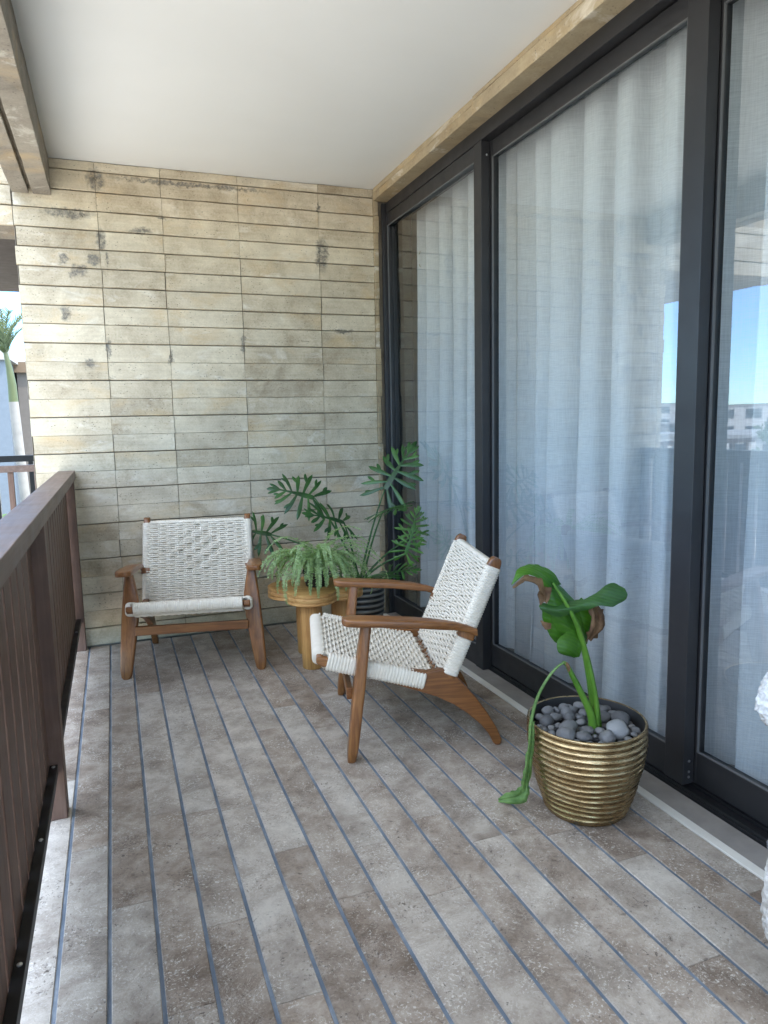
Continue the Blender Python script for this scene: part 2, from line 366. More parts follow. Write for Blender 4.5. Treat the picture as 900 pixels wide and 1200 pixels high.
tag(MB().box(1.7365,1.838,Y0,4.60,-.1,.0005).build('threshold_sill',M_SILL,bevel=.001),kind='structure')
tag(MB().box(-.44,1.838,Y0,D+.3,-.40,-.121).build('floor_slab',M_GREYC),kind='structure')
tag(MB().box(-.435,7,Y0-.2,6.8,ZC,3.3).build('ceiling',M_CEIL),kind='structure')

# back wall, board formed
wall=empty('board_formed_wall',(0,D,0),0,'pale board marked concrete wall with horizontal plank lines at the far end of the balcony','wall')
XS=[-.442,.0025,.366,.824,1.343,1.722]; zs=[]; z=.119-.1082*2
while z<2.80: zs.append(z); z+=.10815
zs=[max(0.0,q) for q in zs if q>-.08]+[2.828,ZC]
mb=MB(); rz=random.Random(3)
PR={}
def board(x0,x1,z0,z1,i,rag=False):
    mb.a=rz.uniform(.05,.95); n=9; low=z0<1.85
    key=(round(x0*100),(i+1)//2 if low else i+50)
    if key not in PR: PR[key]=rz.uniform(-.0045,.0025)
    p=PR[key]+rz.uniform(-.0006,.0006)
    g0=.0006 if (low and i%2==0) else .0024+rz.uniform(0,.0012); 
    # wobbly board edges
    def wob(x,zz,am): return am*mnoise.noise(Vector((x*9,zz*31+i,2.0)))
    xa=[x0+(x1-x0)*k/n for k in range(n+1)]
    if rag: xa[0]+=rz.uniform(-.006,.006)
    soft=low and i%2==0; e=.0035; eb=.001 if soft else e; db=.0012 if soft else .004; et=.001 if (low and i%2==1) else e; dt=.0012 if (low and i%2==1) else .004; rows=[]
    bot=[(x,z0+g0+wob(x,z0,.0016)) for x in xa]; top=[(x,z1-(.0005 if (low and i%2==1) else .0018)+wob(x,z1,.0016)) for x in xa]
    gx=rz.choice([.0008,.0015,.003])
    def sh(x): return x+(gx if x==xa[0] else (-gx if x==xa[-1] else 0))
    dep=lambda x,zz: p+.0022*mnoise.noise(Vector((x*4,zz*14,7)))
    rows.append([(sh(x),.02,zz) for x,zz in bot])
    rows.append([(sh(x),dep(x,zz)+db,zz+.0004) for x,zz in bot])
    rows.append([(sh(x),dep(x,zz),zz+eb) for x,zz in bot])
    rows.append([(sh(x),dep(x,zz+.04)-.0006,zz+(z1-z0)*.5) for x,zz in bot])
    rows.append([(sh(x),dep(x,zz),zz-et) for x,zz in top])
    rows.append([(sh(x),dep(x,zz)+dt,zz-.0004) for x,zz in top])
    rows.append([(sh(x),.02,zz) for x,zz in top])
    mb.grid(rows)
    for q in (0,-1):
        s=[r_[q] for r_ in rows]; mb.add([*s],[tuple(range(len(s)))])
for i in range(len(zs)-1):
    xj=[XS[0]]+[x+rz.uniform(-.0035,.0035) for x in XS[1:5]]+[XS[5]]
    for k in range(5): board(xj[k],xj[k+1],zs[i],zs[i+1],i,k==0)
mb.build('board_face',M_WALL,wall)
MB().box(-.440,1.84,.0185,.30,-.4,ZC-.002).build('wall_core',M_GROOVE,wall)
mb=MB(); mb.a=.5; mb.box(-.4425,-.4405,.004,.305,-.4,2.49); mb.build('wall_end_face',M_BEAM,wall)
# jagged concrete return next to the window jamb
mb=MB(); mb.a=.4
for i in range(len(zs)-1):
    mb.a=rz.uniform(.1,.9); w_=rz.choice([0,.004,.008]); mb.box(1.7235,1.757-w_,-.012-rz.uniform(0,.006),.018,zs[i]+.002,zs[i+1]-.001)
mb.build('wall_return',M_LINTEL,wall,bevel=.002,segs=1)
# continuation of the facade to the left, above the opening
lin=empty('facade_lintel',(0,D,0),0,'bright board marked concrete lintel over the opening left of the wall','lintel')
mb=MB(); zl=[2.495]+[q for q in zs if q>2.52]
for i in range(len(zl)-1): board(-1.75,-.4445,zl[i],zl[i+1],i)
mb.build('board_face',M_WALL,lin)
mb=MB(); mb.a=.5; mb.box(-1.75,-.443,.0185,.34,2.497,3.3); mb.build('lintel_core',M_BEAM,lin)

# ceiling edge beam
mb=MB(); bm_=empty('edge_beam',(0,0,0),0,'weathered grey concrete edge beam with a groove along its underside, top left','beam')
ys=[Y0-.2,.45,2.05,3.55,D-.022]
for a,b in zip(ys[:-1],ys[1:]):
    mb.a=random.uniform(.2,.8); n=14
    for (x0,x1) in ((-.331,-.237),(-.438,-.352)):
        secs=[]
        for k in range(n+1):
            y=a+.001+(b-a-.002)*k/n; j=lambda s: .004*mnoise.noise(Vector((y*5,s*3.1,1)))
            secs.append([(x0+j(1),y,2.672+j(2)),(x1+j(3),y,2.672+j(4)),(x1+j(5),y,ZC-.001),(x0,y,ZC-.001)])
        mb.loft(secs)
mb.build('beam_body',M_BEAM,bm_,bevel=.003,segs=1)
mb=MB(); mb.a=.1; mb.box(-.352,-.331,Y0-.2,D-.022,2.70,ZC-.002); mb.build('beam_groove',M_GROOVE,bm_)
# lintel above the windows
wl=empty('window_lintel',(0,0,0),0,'ochre concrete lintel with a groove running above the dark window frames','lintel')
mb=MB(); yb=[Y0-.2,-.6,1.2,3.22,D-.03]
for i,(a,b) in enumerate(zip(yb[:-1],yb[1:])):
    n=12; x=1.712 if i==3 else 1.704; 
    for (z0,z1,dx) in ((2.851,ZC-.001,.004),(2.800,2.848,0)) if i==3 else ((2.862,ZC-.001,.004),(2.796,2.859,0)):
        mb.a=random.uniform(.2,.8); secs=[]
        for k in range(n+1):
            y=a+.001+(b-a-.002)*k/n; j=lambda s: .0035*mnoise.noise(Vector((y*6,s*3.1,i)))
            secs.append([(x+dx+j(1),y,z0+j(2)),(2.02,y,z0+j(2)),(2.02,y,z1),(x+dx+j(4),y,z1)])
        mb.loft(secs)
mb.build('lintel_body',M_LINTEL,wl,bevel=.003,segs=1)
mb=MB(); mb.box(1.722,2.01,Y0-.2,D-.03,2.803,ZC-.003); mb.build('lintel_groove',M_GROOVE,wl)
# room behind the glass
mb=MB(); mb.box(1.99,6.5,-3.2,6.6,-.3,-.02); tag(mb.build('room_floor',M_ROOMF),kind='structure')
mb=MB(); mb.box(6.4,6.6,-3.2,6.6,-.3,3.3); mb.box(1.845,6.6,6.5,6.7,-.3,3.3); mb.box(1.845,6.6,-3.4,-3.0,-.3,3.3); mb.box(1.845,2.02,D+.31,6.5,-.3,3.3); tag(mb.build('room_wall',M_ROOMW),kind='structure')

# ------------------------------------------------------------------ sliding doors
door=empty('sliding_glass_door',(0,0,0),0,'tall dark bronze aluminium sliding glass doors with three panels along the right side','glass door')
mb=MB(); mb.box(1.842,2.00,Y0,4.615,-.05,.012)
for x in (1.846,1.893,1.943): mb.box(x,x+.006,Y0,4.615,.012,.024)
mb.build('track',M_ALUD,door,bevel=.0012,segs=1)
mb=MB(); mb.box(1.800,1.846,Y0,4.615,2.727,2.795); mb.box(1.848,1.995,Y0,4.615,2.735,2.795); mb.build('head_frame',M_ALU,door,bevel=.002)
mb=MB(); mb.box(1.778,1.99,4.628,4.652,-.05,2.795); mb.build('jamb',M_ALU,door,bevel=.002)
def sash(x0,x1,ya,yb,near,far,label):
    """one sliding panel between y=ya (near) and yb (far)"""
    s=empty('door_panel'); s.parent=door
    zb=.026 if x0>1.84 else .002; zt=2.726
    MB().box(x0,x1,ya,ya+near,zb,zt).build('stile',M_ALU,s,bevel=.002)
    MB().box(x0+.004,x1-.004,yb-far,yb,zb,zt).build('stile',M_ALU,s,bevel=.002)
    MB().box(x0+.006,x1-.006,ya+near+.0005,yb-far-.0005,zb,zb+.118).build('rail',M_ALU,s,bevel=.002)
    MB().box(x0+.006,x1-.006,ya+near+.0005,yb-far-.0005,zt-.075,zt).build('rail',M_ALU,s,bevel=.002)
    xm=(x0+x1)/2; A=ya+near; B=yb-far; za=zb+.118; zc=zt-.075
    g=MB(); e=.006
    for (a,b,c,d) in ((A,A+e,za,zc),(B-e,B,za,zc),(A+e,B-e,za,za+e),(A+e,B-e,zc-e,zc)): g.box(x0+.004,x0+.012,a+.0004,b-.0004,c+.0004,d-.0004)
    g.build('gasket',M_SEAL,s)
    p=MB(); p.add([(xm,A-.003,za-.003),(xm,B+.003,za-.003),(xm,B+.003,zc+.003),(xm,A-.003,zc+.003)],[(0,1,2,3)]); p.build('glass_pane',M_GLASS,s)
    return s
s1=sash(1.800,1.850,3.300,4.6265,.080,.016,'')
s2=sash(1.848,1.896,1.895,3.335,.092,.05,'')
s3=sash(1.898,1.944,.15,1.945,.09,.055,'')
s4=sash(1.898,1.944,-1.6,.15,.09,.055,'')
for k,zz in enumerate((.055,.075,.115)):
    mb=MB(); mb.lathe([(.0,0),(.005,0),(.005,.002),(0,.003)],10); o=mb.build('screw',M_SCREW,s2 if k<3 else s1); o.location=(1.872,1.893,zz); o.rotation_euler=(R(90),0,0)
mb=MB(); mb.lathe([(.0,0),(.005,0),(.005,.002),(0,.003)],10); o=mb.build('screw',M_SCREW,s1); o.location=(1.83,3.298,2.66); o.rotation_euler=(R(90),0,0)

# ------------------------------------------------------------------ sheer curtains
def curtain(y0,y1,xc,seed,label):
    rd=random.Random(seed); L=y1-y0; n=int(L/.0085); nz=26
    ph=[]; y=y0; P=0; 
    xs=[]; 
    per=[rd.uniform(.14,.26) for _ in range(60)]; amp=[rd.uniform(.045,.085) for _ in range(60)]
    acc=0; idx=0; pts=[]
    for k in range(n+1):
        yy=y0+L*k/n
        while yy-y0-acc>per[idx]: acc+=per[idx]; idx+=1
        t=(yy-y0-acc)/per[idx]; a0=amp[idx]; a1=amp[idx]
        pts.append((yy,t,a0,idx))
    rows=[]
    for j in range(nz+1):
        z=.032+(2.78-.032)*j/nz; row=[]; h=1-j/nz
        for (yy,t,a,idx) in pts:
            sh=math.sin(2*PI*t); sh=math.copysign(abs(sh)**.75,sh)
            dy=.020*math.sin(4*PI*t+idx)*(.5+.5*h)+.014*h*math.sin(z*1.7+idx*1.3)
            x=xc+a*(.75+.35*h)*sh+.012*mnoise.noise(Vector((yy*2.2,z*.9,seed)))+.010*mnoise.noise(Vector((yy*9,z*1.1,seed+3)))*h
            row.append((x,yy+dy,z+.006*mnoise.noise(Vector((yy*3,1,seed)))*h))
        rows.append(row)
    mb=MB(); mb.grid(rows); o=mb.build('sheer_curtain',M_CURT,None,smooth=180,solid=1); tag(o,label,'curtain'); return o
curtain(1.62,4.55,2.055,5,'long white sheer linen curtain hanging in folds behind the far and middle panes')
curtain(-1.9,1.60,2.065,9,'white sheer linen curtain behind the glass panel nearest the camera on the right')
# pale cord loop at the curtain's free edge
mb=MB(); mb.tube([(2.01,4.535+.04*math.sin(t*PI),2.38+.10*t) for t in [k/12 for k in range(13)]],.0035,6); o=mb.build('tieback_cord',flat('cord_cream',(.6,.57,.48),.7),None,smooth=180); tag(o,'thin cream cord loop at the left edge of the far curtain, seen through the glass','cord')

# ------------------------------------------------------------------ balcony railing
rail=empty('balcony_railing',(0,0,0),0,'dark brown balcony railing with wide flat cap and close vertical slats along the left edge','railing')
MB().box(-.318,-.224,Y0,D-.012,1.047,1.101).build('top_rail',M_CAP,rail,bevel=.003)
MB().box(-.285,-.245,Y0,D-.012,1.015,1.046).build('under_rail',M_RAIL,rail,bevel=.002)
for (a,b) in ((.60,2.582),(2.672,4.585),(Y0,.515)): MB().box(-.276,-.250,a,b,.172,.206).build('bottom_rail',M_BLACK,rail,bevel=.002)
for y in (.515,2.587,4.59):
    MB().box(-.296,-.232,y,y+(.08 if y<4 else .05),.0005,1.0465).build('post',M_RAIL,rail,bevel=.003)
y=-1.6; ns=0
while y<4.56:
    if not any(abs(y-p)<.05 for p in (.515,2.587)):
        MB().box(-.305,-.2765,y,y+.106,.165,1.0465).build('slat',M_RAIL,rail,bevel=.003)
    y+=.1315
for y in (2.582,2.12,1.62,4.30):
    mb=MB(); mb.lathe([(0,0),(.006,0),(.006,.003),(0,.005)],10); o=mb.build('bolt',M_SCREW,rail); o.location=(-.262,y-.02,.2065)

# ------------------------------------------------------------------ lounge chairs
def rrect(cx,cy,w,h,r,n=3):
    pts=[]
    for (sx,sy,a0) in ((1,1,0),(-1,1,90),(-1,-1,180),(1,-1,270)):
        for k in range(n+1):
            a=R(a0+90*k/n); pts.append((cx+sx*(w/2-r)+r*math.cos(a),cy+sy*(h/2-r)+r*math.sin(a)))
    return pts
def wrap(mb,path,w,h,pitch,xdir):
    """cord wound round a bar: rounded section swept along path with a ridge for every turn"""
    path=[Vector(p) for p in path]; tot=sum((b-a).length for a,b in zip(path[:-1],path[1:])); n=int(tot/pitch)*4
    secs=[]; X=Vector(xdir).normalized()
    for k in range(n+1):
        s=tot*k/n; q=s
        for a,b in zip(path[:-1],path[1:]):
            l=(b-a).length
            if q<=l+1e-9: p=a+(b-a)*(q/l); t=(b-a).normalized(); break
            q-=l
        Nn=t.cross(X).normalized(); g=.0013*(1-abs(((k%4)/2)-1)*2)
        secs.append([p+X*u+Nn*v for u,v in rrect(0,0,w+2*g,h+2*g,min(w,h)*.42)])
    mb.loft(secs)
def weave(mb,P,U,V,N,w,l,nrow,ncol,diamond=None,sag=0,rad=.0061,rowpair=False):
    U=Vector(U).normalized(); V=Vector(V).normalized(); N=Vector(N).normalized(); P=Vector(P)
    rw=random.Random(11); cw=w/ncol
    def sg(u,v): return -sag*math.sin(PI*min(1,max(0,v/l)))*(1-.5*(2*u/w)**2)
    def inside(u,v):
        if not diamond: return 0
        return 1 if abs(u)/diamond[0]+abs(v-diamond[2])/diamond[1]<1 else 0
    for r_ in range(nrow):
        v=l*(r_+.5)/nrow; pth=[]; n=ncol*3
        for k in range(n+1):
            u=-w/2+w*k/n; c=u/cw
            blk=inside(u,v)
            o=.0036*math.cos(PI*c+PI*(r_%2))
            if blk: o=.0095*math.cos(PI*c+PI*((r_//3)%2))
            pth.append(P+U*u+V*(v+rw.uniform(-.0003,.0003))+N*(o+sg(u,v)))
        mb.tube(pth,rad,5,cap=False)
    for c in range(ncol):
        for dx in (-.0058,.0058):
            u=-w/2+(c+.5)*cw+dx; pth=[]
            n=nrow
            for k in range(n+1):
                v=l*k/n; o=-.0022+.003*math.cos(PI*(c+k))
                pth.append(P+U*u+V*v+N*(o+sg(u,v)))
            mb.tube(pth,.0050,5,cap=False)
def make_chair():
    root=empty('lounge_chair')
    for s in (-1,1):
        # front leg
        secs=[]
        for z,i,o,th in ((0,.343,.378,.030),(.012,.333,.386,.036),(.05,.325,.390,.042),(.15,.309,.385,.044),(.28,.290,.377,.045),(.37,.279,.370,.045),(.43,.281,.364,.044),(.48,.290,.358,.043),(.56,.305,.348,.042)):
            yc=-.322+z/.55*.075; secs.append([(s*x,y,z) for x,y in rrect((i+o)/2,yc,o-i,th,.011)])
        MB().loft(secs).build('front_leg',M_WZ,root,smooth=40)
        # side rail sweeping down into the back leg
        ol=[(-.447,.428),(-.36,.412),(-.2,.380),(-.08,.352),(0,.338),(.05,.345),(.085,.340),(.12,.312),(.165,.263),(.21,.208),(.255,.142),(.292,.078),(.312,.030),(.313,.012),(.304,.001),(.287,.001),(.277,.012),(.258,.052),(.222,.098),(.17,.146),(.11,.190),(.04,.228),(-.05,.262),(-.2,.318),(-.38,.384),(-.425,.384),(-.450,.402)]
        MB().prism(ol,'x',s*.282,s*.318).build('back_leg',M_WY,root,bevel=.006)
        # back post
        b0=Vector((s*.302,.092,.310)); b1=Vector((s*.302,.296,.797)); d=(b1-b0).normalized(); nn=Vector((0,d.z,-d.y))
        secs=[]
        for t,sc in ((0,1),(.3,1),(.6,1),(.93,1),(.965,.92),(.99,.70),(1.0,.42)):
            c=b0+(b1-b0)*t; secs.append([c+Vector((u,0,0))+nn*v for u,v in rrect(0,0,.036,.056*sc,.010*sc)])
        MB().loft(secs).build('back_post',M_WZ,root,smooth=40)
        # arm
        secs=[]
        for y,xc,w,zt,th in ((-.343,.345,.030,.590,.022),(-.338,.345,.056,.592,.028),(-.325,.345,.078,.5925,.031),(-.300,.345,.088,.592,.032),(-.2,.345,.086,.585,.032),(-.05,.344,.078,.572,.032),(.04,.341,.066,.560,.033),(.08,.337,.050,.553,.033),(.115,.333,.036,.546,.032),(.16,.330,.028,.532,.032),(.205,.328,.026,.513,.032)):
            secs.append([(s*x,y,z) for x,z in rrect(xc,zt-th/2,w,th,.009)])
        MB().loft(secs).build('armrest',M_WY,root,smooth=40)
        MB().loft([[b0+(b1-b0)*t+Vector((u,0,0))+nn*v for u,v in rrect(s*.003,0,.054,.068,.010)] for t in (.335,.338,.362,.392,.395)]).build('arm_bracket',M_WZ,root,smooth=40)
        mb=MB(); wrap(mb,[b0+(b1-b0)*.02,b0+(b1-b0)*.333],.049,.066,.0105,(1,0,0)); wrap(mb,[b0+(b1-b0)*.398,b0+(b1-b0)*.925],.049,.066,.0105,(1,0,0)); mb.build('post_wrapping',M_CORD,root,smooth=180)
        mb=MB(); wrap(mb,[(s*.303,-.405,.404),(s*.303,-.2,.350),(s*.303,-.01,.298)],.050,.072,.0125,(1,0,0)); mb.build('rail_wrapping',M_CORD,root,smooth=180)
    MB().box(-.300,.300,-.330,-.306,.236,.286).build('front_stretcher',M_WX,root,bevel=.004)
    MB().box(-.2835,.2835,-.449,-.419,.398,.430).build('seat_bar',M_WX,root,bevel=.008)
    mb=MB(); wrap(mb,[(-.279,-.436,.414),(.279,-.436,.414)],.056,.060,.011,(0,1,0)); wrap(mb,[(-.279,-.408,.378),(.279,-.408,.378)],.040,.030,.034,(0,1,0)); mb.build('bar_wrapping',M_CORD,root,smooth=180)
    MB().box(-.2835,.2835,.045,.075,.275,.303).build('rear_bar',M_WX,root,bevel=.005)
    V=Vector((0,.455,-.112)); l=V.length; mb=MB()
    weave(mb,(0,-.425,.436),(1,0,0),V,(0,-V.z,V.y),.60,l*1.0,27,16,sag=.018,rad=.0056); mb.build('woven_seat',M_CORD,root,smooth=180)
    b0=Vector((0,.066,.318)); b1=Vector((0,.266,.794)); V=b1-b0
    mb=MB(); weave(mb,b0,(1,0,0),V,(0,-V.z,V.y),.60,V.length*.955,38,12,diamond=(.185,.17,V.length*.60)); mb.build('woven_back',M_CORD,root,smooth=180)
    d=V.normalized(); c=b0+V*.945+Vector((0,.026,-.011))
    mb=MB(); wrap(mb,[c+Vector((-.281,0,0)),c+Vector((.281,0,0))],.052,.040,.011,(0,d.z,-d.y)); mb.build('top_wrapping',M_CORD,root,smooth=180)
    mb=MB(); rj=random.Random(5)
    for k in range(24):
        x=-.275+.55*k/23; mb.tube([(x,-.02+rj.uniform(-.01,.01),.33),(x+rj.uniform(-.02,.02),.025,.305+rj.uniform(-.008,.004)),(x+rj.uniform(-.02,.02),.056,.300)],.0042,5)
        mb.tube([(x,.10,.385),(x+rj.uniform(-.02,.02),.076,.335),(x+rj.uniform(-.03,.03),.060,.303)],.0042,5)
    mb.build('lacing',M_CORD,root,smooth=180)
    return root
chair=make_chair(); chair.location=(.405,4.215,0); chair.rotation_euler.z=R(-11.5)
tag(chair,'wooden lounge chair with white woven cord seat facing forward against the concrete wall','lounge chair','woven lounge chairs')
chair2=copy_tree(chair); chair2.location=(1.215,2.865,0); chair2.rotation_euler.z=R(-104)
tag(chair2,'wooden lounge chair with white woven cord seat seen from the side near the glass doors','lounge chair','woven lounge chairs')

# ------------------------------------------------------------------ clover stool
st=empty('side_table',(1.03,3.87,0),R(-14),'low yellow pine side table with lobed top and thick round legs, fern standing on it','side table')
lob=[(R(a),.135) for a in (-100,-10,80,170)]
def clover(th,ins=0):
    best=0
    for a,dd in lob:
        cx,cy=dd*math.cos(a),dd*math.sin(a); rr=.138-ins; b=cx*math.cos(th)+cy*math.sin(th); q=b*b-(cx*cx+cy*cy-rr*rr)
        if q>=0: best=max(best,b+math.sqrt(q))
    return best
mb=MB(); secs=[]
for z,ins in ((.374,.006),(.377,.001),(.385,0),(.390,.004),(.395,0),(.412,0),(.417,.004),(.422,0),(.434,.001),(.438,.007)):
    secs.append([(clover(2*PI*k/96,ins)*math.cos(2*PI*k/96),clover(2*PI*k/96,ins)*math.sin(2*PI*k/96),z) for k in range(96)])
mb.loft(secs); mb.build('table_top',M_PX,st,smooth=50)
for x,y in ((-.03,-.140),(-.055,.130),(.15,.04)):
    mb=MB(); mb.lathe([(.053,0),(.057,.004),(.060,.15),(.061,.30),(.059,.3738)],28,(x,y,.0004)); mb.build('leg',M_PZ,st,smooth=50)

# ------------------------------------------------------------------ fern
def fern():
    rt=empty('potted_fern',(1.03,3.84,.4385),0,'feathery pale green fern spilling over its small dark pot on the side table','potted plant')
    mb=MB(); mb.lathe([(.055,0),(.06,.004),(.074,.072),(.078,.076),(.078,.088),(.070,.088),(.067,.075),(0,.073)],32); mb.build('pot',M_POTIN,rt,smooth=40)
    rd=random.Random(21)
    for i in range(115):
        az=rd.uniform(0,2*PI); L=rd.uniform(.27,.45); el=R(rd.choice([rd.uniform(52,74),rd.uniform(64,90)])); 
        if math.sin(az)>.25: L*=.72
        if math.sin(az)<-.2: L*=1.12
        if math.cos(az)<-.3 and rd.random()<.3: el=R(70); L=.34
        n=18; p=Vector((.03*math.cos(az),.03*math.sin(az),.075)); pts=[p.copy()]; e=el; droop=rd.uniform(2.6,3.9)
        for k in range(n):
            t=k/n; e2=e-droop*t**1.15*(.75+.25*math.cos(el)); d=Vector((math.cos(az)*math.cos(e2),math.sin(az)*math.cos(e2),math.sin(e2)))
            p=p+d*(L/n); pts.append(p.copy())
        f=MB(); f.a=rd.uniform(0,1); f.tube(pts,[.0016*(1-.7*k/n) for k in range(n+1)],4)
        m=64
        for k in range(m):
            t=.10+.9*k/m; q=t*n; j=min(int(q),n-1); c=pts[j].lerp(pts[j+1],q-j); tg=(pts[j+1]-pts[j]).normalized()
            side=tg.cross(Vector((0,0,1))); side=side.normalized() if side.length>.05 else Vector((-math.sin(az),math.cos(az),0))
            up=side.cross(tg).normalized(); ll=.027*min(1,.35+t*3)*(1-t**2.4*.75)*rd.uniform(.75,1.15)
            for s in (-1,1):
                dv=(side*s*.86+tg*rd.uniform(.25,.6)+up*rd.uniform(-.35,.45)).normalized(); wv=(tg*.8+up*rd.uniform(-.6,.6)).normalized()*(.0040*rd.uniform(.7,1.2))
                f.a=rd.uniform(0,1)
                f.add([c,c+dv*ll*.45+wv,c+dv*ll+up*rd.uniform(-.006,.004),c+dv*ll*.5-wv],[(0,1,2,3)])
        f.build('frond',M_FERN,rt,solid=1)
    return rt
fern()

# ------------------------------------------------------------------ philodendron in striped pot
def lobed_leaf(mb,base,tipdir,normal,L,nl=7,seed=0,spread=1.0,droop=.25):
    rd=random.Random(seed); T=Vector(tipdir).normalized(); N=Vector(normal); N=(N-T*N.dot(T)).normalized(); S=T.cross(N)
    base=Vector(base)
    def P(u,v,h=0):   # u along, v across
        return base+T*(u*L)+S*(v*L)+N*((h-droop*(u*u*.5+abs(v)**2*.9))*L)
    def lobe(u0,v0,ang,ln,w):
        n=7; dx,dy=math.cos(ang),math.sin(ang); rows=[]; bend=rd.uniform(-.25,.25); hh=rd.uniform(-.12,.10); a=ang
        u,v=u0,v0
        for k in range(n+1):
            t=k/n; ww=w*(.62+.75*math.sin(PI*min(1,t*1.02)**1.35))*(1 if t<.9 else .55) if t<1 else w*.12
            a=ang+bend*t; cu,cv=math.cos(a),math.sin(a)
            h=hh*t*t*ln
            rows.append([P(u-cv*ww,v+cu*ww,h-.02*ww*9*.2),P(u,v,h+.012),P(u+cv*ww,v-cu*ww,h-.02*ww*9*.2)])
            u+=cu*ln/n; v+=cv*ln/n
        mb.grid(rows)
    # central blade along the midrib
    rows=[]
    for k in range(9):
        t=k/8; w=.075*(1-.55*t)*(.55+.45*math.sin(PI*min(1,t*1.4+.1))) ; rows.append([P(t*.86,-w),P(t*.86,0,.012),P(t*.86,w)])
    mb.grid(rows)
    for i in range(nl):
        t=i/(nl-1); u0=.01+.80*t; ang=R(138-112*t**.85)*spread
        ln=(.40+.26*math.sin(PI*min(1,t*.9+.12)))*rd.uniform(.88,1.1)*(1-.30*t); w=.036*rd.uniform(.85,1.15)*(1-.25*t)
        for s in (-1,1):
            mb.a=rd.uniform(0,1); lobe(u0,s*.05*(1-t),s*(ang+rd.uniform(-.08,.08)),ln*rd.uniform(.9,1.08),w)
            if rd.random()<.55: # side finger on the lobe
                lobe(u0+math.cos(ang)*ln*.45,s*(.05*(1-t)+math.sin(ang)*ln*.45),s*(ang-.55),ln*.42,w*.75)
    lobe(.80,0,rd.uniform(-.1,.1),.32,.038)
def philodendron():
    ox,oy=1.42,4.22
    rt=empty('potted_philodendron',(ox,oy,0),0,'tall dark green split leaf philodendron in a striped silver pot in the corner','potted plant')
    prof=[(.105,0),(.112,.003)]
    for k in range(41):
        z=.006+.34*k/40; prof.append((.113+.040*math.sin(PI*min(1,z/.34*.62+.04))+.0035*math.sin(2*PI*z/.034),z))
    prof+=[(.150,.352),(.146,.358),(.139,.352),(.136,.31),(0,.308)]
    MB().lathe(prof,56).build('pot',M_SILV,rt,smooth=60)
    mb=MB(); mb.lathe([(0,.309),(.134,.309),(.130,.318),(.05,.330),(0,.332)],32); mb.build('soil',M_SOIL,rt,smooth=60)
    rtv=Vector((.9356,-.353,0)); fw=Vector((.353,.9356,0)); up=Vector((0,0,1))
    def Q(r,z,f=0): return rtv*r+up*z+fw*f
    def cam(a,b,c): return rtv*a+up*b+fw*c
    L=[ # attach r,z,f ; tip (r,z,f) dir ; normal ; size ; young
      (-.275,.885,.00,(-.85,.28,-.1),(.15,.50,-.85),.27,0,0),
      (-.09,.735,-.06,(-.60,.30,-.5),(.1,.70,-.7),.27,0,0),
      (.17,.93,.02,(.52,.85,.10),(-.45,.35,-.85),.33,0,0),
      (.155,.80,-.05,(.35,.22,-.75),(.1,.75,-.6),.27,0,0),
      (.29,.52,-.05,(.30,.9,.05),(-.2,.2,-1),.18,1,0),
      (.33,.60,.08,(.2,.9,.1),(-.3,.2,-.9),.20,1,0),
      (-.55,.66,-.02,(-.85,.22,-.15),(.15,.5,-.85),.24,0,0),
      (-.06,.43,-.10,(-.45,.15,-.8),(.0,.8,-.5),.22,0,0),
      (.09,.40,-.13,(.25,.18,-.9),(0,.8,-.5),.24,0,0),
      (.16,.40,-.05,(.75,.25,-.4),(0,.8,-.4),.22,0,0),
    ]
    for i,(r,z,f,t,n,sz,yg,_) in enumerate(L):
        a=Q(r,z,f); o=Q(.012*math.cos(i*2.1),.325,.012*math.sin(i*2.1)); mid=o.lerp(a,.5)+Vector((0,0,.02+.10*abs(r)))-rtv*(r*.10)
        pth=[o*(1-s)**2+mid*2*s*(1-s)+a*s*s for s in [k/14 for k in range(15)]]
        MB().tube(pth,[.0085-.004*k/14 for k in range(15)],8).build('petiole',M_PETI,rt,smooth=180)
        mb=MB(); lobed_leaf(mb,a,cam(*t),cam(*n),sz,7,40+i)
        mb.build('leaf',M_PHILOY if yg else M_PHILO,rt,smooth=180,solid=1)
    return rt
philodendron()

